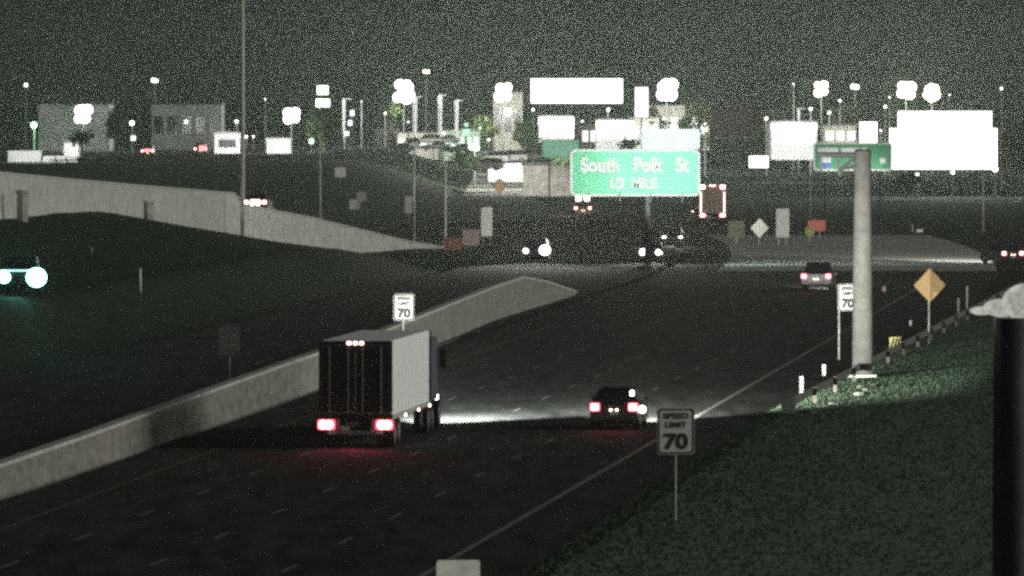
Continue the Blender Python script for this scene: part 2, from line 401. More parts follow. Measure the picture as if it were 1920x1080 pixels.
# guardrail along the shoulder
gr = thing('guardrail', 'weathered steel guardrail running along the shoulder past the thick pole', 'guardrail', (0, 0, 0))
def gx(Y): return shoulder(Y) + .5
Yg = [286 + 3.8 * i for i in range(52)]
b = MB(); prof = [(0, .45), (.07, .5), (0, .57), (.07, .64), (.07, .7), (0, .76), (-.02, .76), (-.02, .45)]
b.loft([[(gx(Y) - u, Y, v + .05) for u, v in prof] for Y in Yg])
b.build('rail', mat('weathered_rail', (.11, .11, .1), var=.4), gr)
for Y in Yg[::3]:
    MB().box((gx(Y) + .12, Y, .4), (.15, .15, .85)).build('post', mat('guardrail_timber', (.08, .07, .06), var=.4), gr)
MB().box((gx(286) - .05, 285.6, .55), (.55, .25, .6), bev=.04).build('end_terminal', galv, gr)
# rubble at its end
b = MB()
for i in range(34):
    Y = 284 + i * 1.0; rr = random.uniform(.08, .26)
    b.ball((gx(Y) + 1.1 + random.uniform(-.45, .45), Y, .1), rr, random.uniform(.8, 1.5), random.uniform(.8, 2), random.uniform(.5, 1.1), 6)
tag(b.build('rubble', mat('rubble_stone', (.2, .2, .17), var=.5)), 'line of pale broken stones in the grass behind the guardrail end', 'stones', kind='stuff')

# guide signs -----------------------------------------------------
def guide_sign():
    d = 560; s = S(d); c = P(1191, 324, d); wd, ht = 243 / s, 88 / s
    t = thing('guide_sign', 'large green overhead sign reading South Polk St 1/2 MILE with a pale exit tab', 'highway sign', (c.x, d, 0))
    zc = c.z; L = rrect(wd, ht, .42, 6); I = rrect(wd - .3, ht - .3, .32, 6)
    MB().prism([(u, v + zc) for u, v in L], -.03, .03).build('sign_panel', greens, t)
    b = MB(); k = len(L)
    for i in range(k):
        j = (i + 1) % k
        b.quad((L[i][0], -.036, L[i][1] + zc), (L[j][0], -.036, L[j][1] + zc), (I[j][0], -.036, I[j][1] + zc), (I[i][0], -.036, I[i][1] + zc))
    b.build('border', whites, t)
    text('South   Polk   St', whites, t, (0, -.045, zc + ht * .17), 1.15, wd * .84)
    text('1/2  MILE', whites, t, (-.1, -.045, zc - ht * .22), .85, wd * .36)
    x0, x1 = (1203 - 1191) / s, (1312 - 1191) / s; zt = zc + ht / 2
    MB().prism([(u + (x0 + x1) / 2, v + zt + .78) for u, v in rrect(x1 - x0, 1.5, .12)], -.03, .03).build('exit_tab', palegreen, t)
    MB().cyl((.95, .5, 0), (.95, .5, zt + .1), .28, .2, 14).build('post', dsteel, t, True)
    MB().box((0, .3, zc + .9), (wd * .94, .3, .3)).box((0, .3, zc - .9), (wd * .94, .3, .3)).build('truss', dsteel, t)
    for k in (-.36, -.12, .12, .36):
        lb = MB().cyl((k * wd, -.04, zc - ht / 2 + .3), (k * wd, -2.2, zc - ht / 2 - .55), .03, .03, 6).box((k * wd, -2.3, zc - ht / 2 - .55), (.5, .28, .16), bev=.03).build('added_sign_light', dsteel, t)
        light('AREA', t, (k * wd, -2.3, zc - ht / 2 - .42), 400, (.93, 1, .95), .5, (0, 2.2, 2.3), name='added_sign_beam')  # lamps added below the panel to brighten the green sheeting
    for u in (1.2, 2.6, 4.0):
        MB().cyl((u, .0, zt + 1.5), (u, -2.0, zt + 2.0), .03, .03, 6).box((u, -2.0, zt + 2.0), (.4, .25, .14), bev=.03).build('added_sign_light', dsteel, t)
        light('AREA', t, (u, -2.0, zt + 1.9), 1700, (.9, 1, 1), .5, (0, 1.9, -1.2), name='added_sign_beam')  # further lamps added above to brighten the exit tab
    return t
guide_sign()
d = 700; s = S(d); c = P(1599, 294, d); wd, ht = 148 / s, 53 / s
t = thing('guide_sign', 'green highway sign partly behind the bare sign arm, beside the large billboard', 'highway sign', (c.x, d, 0))
L = rrect(wd, ht, .3, 6); I = rrect(wd - .3, ht - .3, .22, 6); zc = c.z
MB().prism([(u, v + zc) for u, v in L], -.03, .03).build('sign_panel', greens, t)
b = MB()
for i in range(len(L)):
    j = (i + 1) % len(L)
    b.quad((L[i][0], -.036, L[i][1] + zc), (L[j][0], -.036, L[j][1] + zc), (I[j][0], -.036, I[j][1] + zc), (I[i][0], -.036, I[i][1] + zc))
b.build('border', whites, t)
for u0, u1 in ((1533, 1572), (1577, 1610), (1614, 1626)):
    MB().box((((u0 + u1) / 2 - 1599) / s, -.04, zc + (294 - 281) / s), ((u1 - u0) / s, .01, .42), bev=.004).build('legend', whites, t)
MB().box(((1655 - 1599) / s, -.04, zc - .35), (.5, .01, .5), bev=.004).build('legend', whites, t)
MB().prism([(u + (1549 - 1599) / s, v + zc - .55) for u, v in [(-.5, .45), (-.35, .6), (0, .5), (.35, .6), (.5, .45), (.5, 0), (-.5, 0)]], -.05, -.04).build('shield_crown', whites, t)
MB().prism([(u + (1549 - 1599) / s, v + zc - .55) for u, v in [(-.5, -.01), (.5, -.01), (.3, -.4), (0, -.6), (-.3, -.4)]], -.05, -.04).build('shield_field', mat('blue_sheeting', (.15, .2, .5)), t)
for k in (-.35, .35):
    MB().cyl((k * wd, .2, 0), (k * wd, .2, zc + ht * .3), .1, .1, 10).build('post', dsteel, t)
for k in (-.3, 0, .3):
    MB().box((k * wd, -1.7, zc - ht / 2 - .4), (.4, .22, .12), bev=.03).cyl((k * wd, 0, zc - ht / 2 + .1), (k * wd, -1.7, zc - ht / 2 - .4), .025, .025, 6).build('added_sign_light', dsteel, t)
    light('AREA', t, (k * wd, -1.7, zc - ht / 2 - .3), 60, (.93, 1, .95), .35, (0, 1.7, 1.6), name='added_sign_beam')  # same kind of added lamps, brightening the second panel

# ------------------------------------------------------------------ vehicles
def wheel(t, x, y, r, wd, name='wheel'):
    wv = MB().cyl((x - wd / 2, y, r), (x + wd / 2, y, r), r, r, 20).build('wheel', tyre, t)
    sx = 1 if x > 0 else -1
    MB().cyl((x + sx * wd / 2, y, r), (x + sx * (wd / 2 + .015), y, r), r * .6, r * .5, 14).build('rim', rimm, wv)
def car(label, loc, rz, kind='sedan', paintcol=('car_paint_dark', (.04, .04, .045)), tail=None, head=None, cat='car', name='car', group=None, beam=0, back=0, aimx=-.02, plate=True):
    t = thing(name, label, cat, loc, rz, group)
    pm = mat(paintcol[0], paintcol[1], .35, .2, var=.05, spec=.5)
    W = {'sedan': .9, 'pickup': .98, 'suv': .95}[kind]; Ln = {'sedan': 4.7, 'pickup': 5.7, 'suv': 4.8}[kind]
    h = Ln / 2
    if kind == 'sedan': body = [(-h, .45), (-h + .03, .9), (-h + .15, 1.02), (-h + .9, 1.05), (h - 1.3, .98), (h - .25, .82), (h, .65), (h, .3), (h - .3, .22), (-h + .3, .22)]; cab = [(-h + .55, 1.03), (-h + 1.25, 1.45), (-.1, 1.5), (h - 1.9, 1.0)]; ty = .84
    elif kind == 'suv': body = [(-h, .5), (-h + .03, 1.1), (-h + .2, 1.15), (h - 1.2, 1.12), (h - .15, .95), (h, .7), (h, .35), (h - .3, .28), (-h + .3, .28)]; cab = [(-h + .1, 1.13), (-h + .35, 1.75), (.3, 1.78), (h - 1.5, 1.1)]; ty = 1.0
    else: body = [(-h, .55), (-h, 1.12), (-.2, 1.14), (h - 1.4, 1.15), (h - .1, 1.08), (h, .85), (h, .42), (h - .3, .35), (-h + .3, .4)]; cab = [(-.5, 1.12), (-.3, 1.85), (.7, 1.88), (1.5, 1.13)]; ty = 1.0
    def sect(pr, wf, tumble=0, zb=0):
        rr = []
        zm = max(z for _, z in pr); zl = min(z for _, z in pr)
        for x in (-1, -.93, .93, 1):
            k = 1 if abs(x) < .95 else .94
            rr.append([(x * wf * (1 - tumble * ((z - zl) / max(.01, zm - zl))), y * k, zl + (z - zl) * (1 if abs(x) < .95 else .96)) for y, z in pr])
        return rr
    MB().loft(sect(body, W)).build('body', pm, t)
    MB().loft(sect(cab, W * .9, .18)).build('windows', glass, t)
    yr = [p[0] for p in cab if p[1] > 1.3]; zr = max(p[1] for p in cab)
    MB().box((0, (min(yr) + max(yr)) / 2, zr + .015), (W * 1.38, max(yr) - min(yr) + .05, .05), bev=.02).build('roof', pm, t)
    MB().box((0, -h - .03, .48 if kind != 'pickup' else .6), (W * 1.9, .14, .22), bev=.04).build('rear_bumper', pm if kind != 'pickup' else galv, t)
    MB().box((0, h + .02, .45), (W * 1.88, .14, .26), bev=.05).build('front_bumper', chassis, t)
    for sx in (-1, 1):
        for yy in (-h + .95, h - .95): wheel(t, sx * (W - .11), yy, .34 if kind != 'pickup' else .4, .22)
        MB().box((sx * (W + .08), h - 1.75 if kind != 'pickup' else 1.1, 1.05), (.16, .1, .14), bev=.03).build('mirror', pm, t)
        tl = MB().box((sx * (W - .2), -h + .0, ty), (.38, .1, .32), bev=.03).build('taillight', taill if tail else mat('lens_off', (.25, .02, .02), .3), t)
        if tail: MB().box((sx * (W - .2), -h - .06, ty), (.25, .03, .21), bev=.01).build('bulb', tail, tl)
        hl = MB().box((sx * (W - .2), h - .03, .68 if kind == 'sedan' else .85), (.32, .12, .17), bev=.04).build('headlight', head if head else mat('lens_clear', (.6, .6, .6), .2), t)
        if beam and sx == 1: light('SPOT', t, (0, h + .25, .68 if kind == 'sedan' else .9), beam * 2, (1, .97, .88), .08, (aimx, 1, -.035), 46, 1, name='headlight_beam')
    if plate:
        MB().box((0, -h - .11, .62 if kind != 'pickup' else .7), (.3, .012, .15)).build('number_plate', whites, t)
        if tail:
            for sx in (-.11, .11): MB().box((sx, -h - .12, .74 if kind != 'pickup' else .82), (.09, .03, .05), bev=.01).build('plate_lamp', warmc, t)
    if back: light('SPOT', t, (0, -h - .25, .8), back * 4, (1, .08, .14), .3, (0, -1, -.5), 120, 1, name='tail_glow')
    return t

brightw = mat('bright_white_panel', (.92, .94, .94), .5, var=.04)
def semi(label, loc, rz, rear_mat=darkred, side_mat=brightw, L=14.2, core=tailc, back=260, beam=170000, outline=False, group=None, H=4.1, name='semi_truck'):
    t = thing(name, label, 'truck', loc, rz, group)
    W = 1.28; z0 = 1.06
    tb_ = MB().box((0, L / 2, (H + z0) / 2), (W * 2 - .06, L - .1, H - z0), bev=.03)
    for k in range(int(L / 1.2)): tb_.box((W - .025, .9 + k * 1.2, (H + z0) / 2), (.012, .04, H - z0 - .25))
    tb_.build('trailer_box', side_mat, t)
    MB().box((W - .02, L / 2, z0 + .02), (.05, L - .2, .16)).build('side_rail', galv, t)
    for sx in (-1, 1):
        MB().box((sx * .92, 3.45, .42), (.6, .03, .7)).build('mud_flap', chassis, t)
    MB().box((-.35, -.06, .7), (.32, .02, .16)).build('number_plate', whites, t)
    f = MB().box((0, .02, H - .07), (W * 2, .12, .14)).box((0, .02, z0 + .06), (W * 2, .12, .18))
    for sx in (-1, 1): f.box((sx * (W - .05), .02, (H + z0) / 2 + .02), (.1, .12, H - z0 - .34))
    f.build('rear_frame', chassis if not outline else galv, t)
    for sx in (-1, 1):
        dr = MB().box((sx * .59, -.01, (H + z0) / 2 + .01), (1.14, .06, H - z0 - .34), bev=.01).build('door', rear_mat, t)
        MB().cyl((sx * .25, -.07, z0 + .15), (sx * .25, -.07, H - .2), .018, .018, 6).cyl((sx * .9, -.07, z0 + .15), (sx * .9, -.07, H - .2), .018, .018, 6).build('lock_bar', galv, dr)
        tl = MB().box((sx * (W - .27), -.05, z0 - .24), (.62, .1, .36), bev=.03).build('taillight', taill, t)
        MB().cyl((sx * (W - .36), -.13, z0 - .24), (sx * (W - .36), -.1, z0 - .24), .15, .15, 12).cyl((sx * (W - .16), -.13, z0 - .24), (sx * (W - .16), -.1, z0 - .24), .15, .15, 12).build('bulb', core, tl)
    for k in (-.22, 0, .22):
        MB().box((k + .0, -.07, H - .07), (.13, .05, .1), bev=.01).build('marker_light', core, t)
    if outline:
        for sx in (-1, 1):
            MB().box((sx * (W - .08), -.08, 2.15), (.14, .05, 2.1)).build('light_strip', glow('warm_pink_strip', (1, .75, .7), 3), t)
            MB().box((sx * (W - .25), -.08, H - .2), (.45, .05, .35)).build('top_light', core, t)
    MB().box((0, .0, .55), (1.9, .1, .12)).box((-.6, .05, .8), (.08, .08, .55)).box((.6, .05, .8), (.08, .08, .55)).build('underride_guard', galv, t)
    MB().box((0, L / 2, 1.03), (1.0, L - .3, .22)).build('chassis_rail', chassis, t)
    for yy in (1.3, 2.6):
        for sx in (-1, 1): wheel(t, sx * (W - .32), yy, .5, .55)
    for k in (0.35, .7, 1):
        MB().box((W + .01, L * k - .2, z0 - .06), (.05, .14, .09), bev=.01).build('side_marker', warmc, t)
    MB().box((W - .05, L - 2.6, .75), (.06, .08, .8)).box((-W + .05, L - 2.6, .75), (.06, .08, .8)).build('landing_gear', galv, t)
    # tractor
    y = L + .9
    MB().box((0, y + 1.4, 2.25), (2.4, 2.6, 2.7), bev=.2).box((0, y + 3.5, 1.45), (1.9, 1.9, 1.3), bev=.25).build('cab', mat('cab_dark', (.08, .08, .1)) if not outline else mat('cab_dark', (.08, .08, .1)), t)
    MB().box((0, y + 2.72, 2.7), (2.1, .1, .8), bev=.03).build('windscreen', glass, t)
    MB().box((0, y + 1.6, .85), (1.0, 6.4, .3)).build('tractor_frame', chassis, t)
    for yy in (y - .9, y + .4, y + 3.9):
        for sx in (-1, 1): wheel(t, sx * (W - .3), yy, .5, .5 if yy < y + 1 else .3)
    for sx in (-1, 1):
        MB().box((sx * 1.42, y + 2.4, 2.6), (.2, .12, .7), bev=.03).build('mirror', chassis, t)
        MB().box((sx * .85, y + 4.45, 1.1), (.35, .12, .22), bev=.03).build('headlight', headc, t)
        if beam and sx == 1: light('SPOT', t, (0, y + 4.75, 1.1), beam * 2, (.95, 1, .95), .1, (.16, 1, -.05), 50, 1, name='headlight_beam')
    if back: light('SPOT', t, (0, -.35, .85), back, (1, .06, .16), .4, (0, -1, -.35), 130, 1, name='tail_glow')
    return t

RZ = -math.atan(.093)
semi('semi truck with dark rear doors and a pale lit right side', (-5.42, 258.5, .165), RZ, H=3.72, L=12.6)
sed = car('sedan with glowing tail lamps right of the semi truck', (3.95, 275.5, .165), RZ, 'sedan', tail=tailc, beam=110000, back=25, aimx=.05)
MB().box((.66, -2.3, 1.35), (.14, .08, .2), bev=.02).build('turn_signal', glow('amber_white_glow', (1, .9, .75), 8), sed)
MB().ball((1.02, -2.1, .75), .14, n=10).build('side_lamp', glow('amber_white_glow', (1, .9, .75), 8), sed)
car('pickup with pink tail lamps left of the thick steel pole', (19.7, 480, .165), RZ, 'pickup', ('paint_grey', (.1, .1, .1)), tail=pinkc, beam=14000, back=14, cat='pickup', name='pickup')
hb = math.pi - math.atan(.05)
onc = car('oncoming car with the brightest white headlights, just above the end of the median wall', (1.9, 569, .165), hb, 'suv', head=headc, beam=7000)
on2 = car('oncoming car with small white headlights in the centre of the highway', (10.7, 571, .165), hb, 'sedan', head=headc, beam=2500)
MB().ball((-.72, 2.46, .95), .42, 1, .25, .9, 16).build('glare_disc', headc, onc)  # bright discs added as headlight glare, not lamps of the car
MB().ball((.74, 2.46, .9), .2, 1, .25, .9, 14).build('glare_disc', headc, onc)
MB().ball((.6, 2.4, .75), .27, 1, .25, 1, 14).build('glare_disc', headc, on2); MB().ball((-.55, 2.4, .75), .2, 1, .25, 1, 14).build('glare_disc', headc, on2)  # glare of the small headlights, added as discs
c = P(1262, 476, 640); car('farther oncoming car right behind the pair of small headlights', (c.x, 640, .165), hb, 'sedan', head=headc, beam=800)
c = P(1881, 500, 560); car('car with a wide red lamp bar at the right edge of the picture', (c.x, 562, .165), .3, 'sedan', tail=tailc, beam=60000, back=15, aimx=.1)
c = P(485, 395, 582)
rc = car('car with a bright warm rear lamp on the ramp right of the tall pole', (P(485, 395, 586).x, 586, 3.7), -.08, 'sedan', tail=warmc, back=60)
MB().box((.0, -2.42, .8), (.7, .06, .42), bev=.03).build('rear_lamp_bar', warmc, rc)
c = P(1336, 420, 757)
semi('distant box truck outlined by bright strips right of the big green sign', (c.x, 757, .165), .05, rear_mat=mat('brownish_doors', (.6, .42, .38)), outline=True, back=30, beam=0, H=3.9, L=9, name='box_truck')
c = P(1089, 400, 800)
uv = car('van with warm roof lamps below the left corner of the big green sign', (c.x, 800, .165), .08, 'suv', ('paint_brown', (.2, .14, .1)), tail=tailc, back=40, beam=20000, cat='van', name='van')
MB().box((-.45, -2.3, 2.2), (.55, .1, .8), bev=.05).box((.45, -2.3, 2.2), (.55, .1, .8), bev=.05).build('work_lamp', warmc, uv)
MB().box((0, -2.2, 1.9), (1.5, .08, .2)).build('lamp_bracket', chassis, uv)
c = P(40, 548, 370)
cy = car('pickup with dazzling cyan headlights at the left edge of the picture', (c.x + .05, 370, zg(c.x, 370)), math.pi + .03, 'pickup', ('paint_grey2', (.03, .03, .03)), head=headcy, cat='pickup', name='pickup')
MB().box((0, 2.9, 1.22), (2.0, .06, .07), bev=.02).build('bright_hood_line', glow('cyan_hood_glow', (.5, 1, .95), 2), cy)  # glow put in for the bright line along the hood
MB().ball((.8, 2.96, .9), .33, 1, .2, .9, 14).build('glare_disc', headcy, cy); MB().ball((-.8, 2.96, .88), .5, 1, .2, .95, 16).build('glare_disc', headcy, cy)  # cyan glare around the headlights, added as glowing discs
light('SPOT', cy, (.0, 3.2, .95), 700, (.3, 1, .85), .2, (.05, 1, .0), 60, .9, name='headlight_beam')
for (x, y, d, lab, bk) in ((278, 288, 1080, 'far car with red tail lamps, left of the brighter red lamps', 40), (377, 284, 1080, 'far car with brighter red tail lamps, left of the white lit shed', 150)):
    c = P(x, y, d); q = car(lab, (c.x, d, c.z - .6), 0, 'suv', tail=tailc, back=bk, group='far cars with red tail lamps'); MB().box((.3 if bk > 100 else 0, -2.52, 1.1), (1.0, .05, .75 if bk > 100 else .4), bev=.02).build('red_flare_panel', mat('red_flare_glow', (.5, .1, .1), emit=(1, .35, .35), es=2.2), q)  # glowing panel put in for the red flare of the tail lamps
car('unseen dark car added below the frame, its headlights lighting the near signs', (-1.5, 120, .165), RZ, 'sedan', tail=tailc, beam=9000, aimx=.04)  # car added out of view so its beam reaches the near signs

# parked trucks on the far left
d = 1000
def box_truck(x0, x1, y0, y1, label):
    s = S(d); c = P((x0 + x1) / 2, y1, d); wd = (x1 - x0) / s; ht = (y1 - y0) / s
    t = thing('parked_truck', label, 'truck', (c.x, d, c.z - .3))
    MB().box((-.3, 0, ht / 2 + .5), (wd - .9, 2.4, ht - .6), bev=.04).build('cargo_box', whitep, t)
    MB().box((wd / 2 - .1, 0, ht * .4 + .2), (.8, 2.2, ht * .75), bev=.12).build('cab', whitep, t)
    MB().box((-.1, 0, .5), (wd, 1.2, .22)).build('chassis_rail', chassis, t)
    for k in (-.36, -.1, .38):
        MB().cyl((k * wd, -1.15, .42), (k * wd, -.85, .42), .42, .42, 14).build('wheel', tyre, t)
    b = MB()
    for k in range(7): b.box((-wd * .42 + k * wd * .12, -1.23, .75 + (k % 2) * .1), (.3, .05, .18))
    b.build('side_panel', galv, t)
    return t
box_truck(14, 88, 281, 326, 'parked white box truck lit up at the far left edge')
s = S(d); c = P(116, 326, d)
t = thing('parked_truck', 'flatbed truck stacked with pale bundles right of the white box truck', 'truck', (c.x, d, c.z - .3))
MB().box((0, 0, .75), (4.4, 2.4, .2)).build('flatbed', chassis, t)
for k in range(3):
    for j in range(3): MB().box((-1.45 + 1.4 * k + (j % 2) * .12, 0, 1.15 + .66 * j), (1.25, 2.1, .5), rz=.03 * (k - j), bev=.07).build('bundle', whitep, t)
for k in (-1.5, 1.5): MB().cyl((k, -1.15, .42), (k, -.85, .42), .42, .42, 14).build('wheel', tyre, t)
light('AREA', None, P(70, 262, 985), 2600, (1, 1, .95), 2.5, (0, .5, -.45), name='yard_light')
c = P(70, 250, 990)

# ------------------------------------------------------------------ street lamps of the commercial district
def lot_lamp(x, y, d, size, m, label, power=0, col=(.95, 1, .9), heads=2, below=None):
    c = P(x, y, d); z0 = zg(c.x, d); h = c.z - z0
    t = thing('parking_lot_lamp', label, 'lamp', (c.x, d, z0), 0, 'lit lamps of the commercial district')
    MB().cyl((0, .3, 0), (0, .3, h), .14, .09, 8).build('pole', galv, t)
    MB().box((0, .3, h + size * .2), (size * 1.1, .12, .12)).build('crossbar', dsteel, t)
    for k in range(heads):
        u = (k - (heads - 1) / 2) * size * .42 / max(1, heads - 1) if heads > 1 else 0
        for vv in ((-.24, .2) if size > 2.5 else (0,)):
            v = (vv + random.uniform(-.07, .07)) * size; u2 = u + random.uniform(-.06, .06) * size; q = size * random.uniform(.2, .3)
            hd = MB().cyl((u2, .25, h + v), (u2, -.05, h + v), q * .5, q * .95, 14).build('lamp_head', dsteel, t)
            MB().ball((u2, -.1, h + v), q, 1, .35, 1, 14).build('lens', m, hd)
    if power > 6500: light('POINT', t, (0, -.9, h - size * .25), power * .34, col, .5, name='lamp_light')
    return t
LAMPS = [
 (48, 160, 1300, 1.0, lampw, 'small lone white lamp at the far upper left', 3000, 1), (290, 151, 1300, 1.3, lampw, 'white lamp high over the warehouses, left of the tall pole', 4000, 2),
 (156, 213, 1250, 3.0, lampw, 'very bright white lamp in front of the grey warehouse at left', 26000, 3), (546, 216, 1250, 2.8, lampw, 'very bright white lamp right of the tall pole', 22000, 3),
 (757, 170, 1400, 4.4, lampw, 'dazzling white lamp cluster above the lit yellow green tree', 60000, 4), (799, 134, 1450, 1.3, lampy, 'small high lamp just above the dazzling cluster', 3000, 2),
 (944, 172, 1400, 3.6, lampy, 'dazzling lamp left of the upper white billboard', 45000, 3), (1250, 168, 1400, 4.0, lampw, 'dazzling lamp right of the upper white billboard', 60000, 4),
 (1540, 166, 1400, 2.8, lampy, 'bright yellowish lamp above the green sign on the right', 25000, 3), (1603, 163, 1400, 1.5, lampw, 'small white lamp between the bright yellowish ones', 4000, 2),
 (1699, 168, 1350, 3.4, lampy, 'left bright lamp above the large billboard', 40000, 3), (1747, 172, 1350, 3.2, lampy, 'right bright lamp above the large billboard', 40000, 3),
 (1878, 166, 1100, .6, lampw, 'tiny lamp on a thin pole at the far right', 800, 1), (1780, 178, 1300, .5, lampw, 'tiny lamp right of the two lamps over the billboard', 0, 1),
 (890, 277, 1120, 1.6, lampw, 'low white lamp over the parked cars in the middle', 9000, 2), (248, 232, 1200, 1.7, lampw, 'short white lamp between the two warehouses', 4000, 1),
 (444, 228, 1200, 1.1, lampw, 'small white lamp touching the tall pole from the left', 1500, 1), (1488, 157, 1400, .5, lampw, 'tiny lamp left of the yellowish lamp on the right', 0, 1),
 (64, 234, 1200, 1.8, lampg, 'green glowing lamp at the left edge of the warehouse', 7000, 1), (349, 228, 1200, 1.2, lampg, 'small greenish lamp in front of the right warehouse', 2500, 1),
 (1720, 326, 980, 1.0, lampw, 'low floodlight under the large billboard, left one', 3000, 1), (1786, 322, 980, .9, lampw, 'low floodlight under the large billboard, middle one', 1500, 1), (1866, 316, 980, 1.2, lampw, 'low floodlight under the right end of the large billboard', 1500, 1),
]
for x, y, d, sz, mm, lab, pw, hd in LAMPS:
    lot_lamp(x, y, d, sz, mm, lab, pw, (.5, 1, .6) if mm == lampg else (1, 1, .9) if mm == lampy else (.95, 1, .97), hd)

for x, y, sz, mm, pl in ((722, 212, .7, lampy, 'left of the dazzling cluster'), (812, 258, .8, lampw, 'over the leftmost parked cars'), (832, 250, .6, lampy, 'beside the tallest column'), (900, 240, .6, lampg, 'right of the green lit signs'), (917, 262, .8, lampw, 'above the low lamp'), (1000, 205, .9, lampy, 'under the left end of the wide billboard'), (1092, 228, .8, lampw, 'between the two lit shops'), (1140, 205, .9, lampy, 'under the right end of the wide billboard'),
    (1208, 232, .7, lampy, 'above the pale exit tab'), (1322, 232, .6, lampy, 'at the right corner of the pale building'), (1437, 222, .8, lampy, 'at the left corner of the shop right of the dark billboard'), (1520, 205, 1.1, lampw, 'left under the yellowish lamp'), (1555, 212, 1.0, lampw, 'right under the yellowish lamp'), (1575, 188, .8, lampy, 'in the tree by the small white lamp'), (1660, 200, .9, lampy, 'left of the billboard pair'), (1668, 182, .6, lampw, 'just left of the lamps above the billboard'), (1652, 245, .7, lampw, 'between the tall lit panel and the huge billboard'), (462, 256, .8, lampw, 'just right of the tallest pole'), (475, 256, .6, lampw, 'second right of the tallest pole'), (600, 205, .6, lampy, 'under the stacked sign'), (497, 186, .5, lampw, 'left of the stacked sign'), (678, 190, .4, lampw, 'right of the column beside the stacked sign')):
    LAMPS.append((x, y, 1300, sz, mm, 'minor lit lamp ' + pl, 0, 1))
    lot_lamp(x, y, 1300, sz, mm, LAMPS[-1][5], LAMPS[-1][6], (.95, 1, .93), 1)
# lit tapering flagpole-like columns
for x, y0, y1, wpx, lab in ((778, 183, 238, 9, 'brightly lit pale column right under the dazzling lamp cluster'), (825, 180, 262, 9, 'tallest brightly lit pale column, middle of three'), (856, 190, 240, 8, 'brightly lit pale column, rightmost of three'), (645, 187, 235, 6, 'brightly lit pale column right of the stacked sign'), (1497, 205, 240, 5, 'short lit column at the right beside the lit shop')):
    d = 1300; c = P(x, y0, d); s = S(d)
    t = thing('lit_column', lab, 'column', (c.x, d, 0), 0, 'pale columns lit from the top')
    MB().cyl((0, 0, 0), (0, 0, c.z), wpx / s * .22, wpx / s * .55, 10).build('shaft', whitep, t, True)
    MB().box((.5, 0, c.z + .15), (1.6, .5, .2), bev=.05).build('lamp_hood', dsteel, t)
    light('AREA', t, (.2, -1.4, c.z + .1), 1500, (1, 1, .93), .6, (-.05, .6, -1), name='column_light')

# ------------------------------------------------------------------ billboards and lit signs
def billboard(x0, x1, y0, y1, d, m, label, posts=(0,), em=0, deck=True, thick=.5, frame=dsteel, name='billboard', cat='billboard', zbase=None, pr=.45, area=0):
    s = S(d); c = P((x0 + x1) / 2, (y0 + y1) / 2, d); wd = (x1 - x0) / s; ht = (y1 - y0) / s; z0 = zg(c.x, d) if zbase is None else zbase
    t = thing(name, label, cat, (c.x, d, z0)); zc = c.z - z0
    MB().box((0, 0, zc), (wd, thick, ht), bev=.04).build('cabinet', frame, t)
    MB().box((0, -thick / 2 - .03, zc), (wd - .1, .05, ht - .1), bev=.01).build('face', m, t)
    for k in posts: MB().cyl((k * wd, .1, 0), (k * wd, .1, zc - ht / 2 + .05), pr, pr, 12).build('post', dsteel, t)
    if area: light('AREA', t, (0, -thick / 2 - .15, zc), area, (1, 1, .96), wd, (0, -1, -.15), sy=ht, name='board_glow')
    if deck: MB().box((0, -.9, zc - ht / 2 - .15), (wd * .9, .8, .08)).build('catwalk', galv, t)
    return t
billboard(995, 1168, 147, 194, 1200, panelb, 'wide glowing white billboard high in the centre', area=9000)
billboard(1667, 1870, 240, 318, 1000, panelb2, 'huge glowing white billboard on the right', posts=(-.3, .3), area=14000)
billboard(1683, 1860, 208, 242, 1150, panelb2, 'glowing billboard peeking over the huge one on the right', posts=(-.3, .3))
billboard(1333, 1425, 203, 256, 1100, mat('dark_brown_panel', (.07, .05, .05)), 'dark unlit billboard back right of the centre')
billboard(594, 616, 160, 178, 1250, panelb, 'upper white panel of the small stacked sign at left centre', (0,), deck=False, name='lit_sign', cat='sign', pr=.15)
billboard(592, 619, 185, 201, 1245, panelb, 'lower white panel of the small stacked sign at left centre', (-.3, .3), deck=False, name='lit_sign', cat='sign', pr=.12)
for x0, x1, y0, y1, mm, lab in ((656, 665, 206, 218, panelw, 'small lit panel, highest of the staggered three'), (652, 661, 225, 236, panelw, 'small lit panel, middle of the staggered three'), (645, 655, 246, 255, panelw, 'small lit panel, lowest of the staggered three'),
    (579, 589, 259, 270, panelg, 'small pale green lit panel left of the dark tree'), (870, 879, 230, 238, panelg, 'small green lit panel above the trapezoid green sign'), (866, 882, 241, 256, panelg, 'green lit sign over the parked cars'),
    (1190, 1216, 163, 220, panelw, 'tall white lit sign left of the right dazzling lamp'), (1404, 1441, 292, 315, panelb2, 'small very bright yellowish sign under the dark billboard'),
    (1611, 1645, 228, 268, panelb, 'tall white lit panel above the green sign on the right'), (763, 768, 226, 231, panelw, 'tiny lit panel below the dazzling lamp cluster'), (245, 255, 254, 264, panelw, 'dim white panel below the short white lamp')):
    billboard(x0, x1, y0, y1, 1180 if x0 < 1300 else 1050, mm, lab, (0,), deck=False, name='lit_sign', cat='sign', pr=.12, thick=.3)
billboard(1016, 1087, 262, 296, 960, mat('sea_green_panel', (.25, .5, .38), var=.4, scale=1.5), 'dull sea green panel left of the big green overhead sign', (-.3, .3), deck=False, name='road_sign_panel', cat='road sign', pr=.12, thick=.2)
cpp = P(1050, 300, 960)
light('AREA', None, (cpp.x, 952, cpp.z + 1.5), 500, (.9, 1, .9), 2, (0, 1, .15), name='sign_flood')

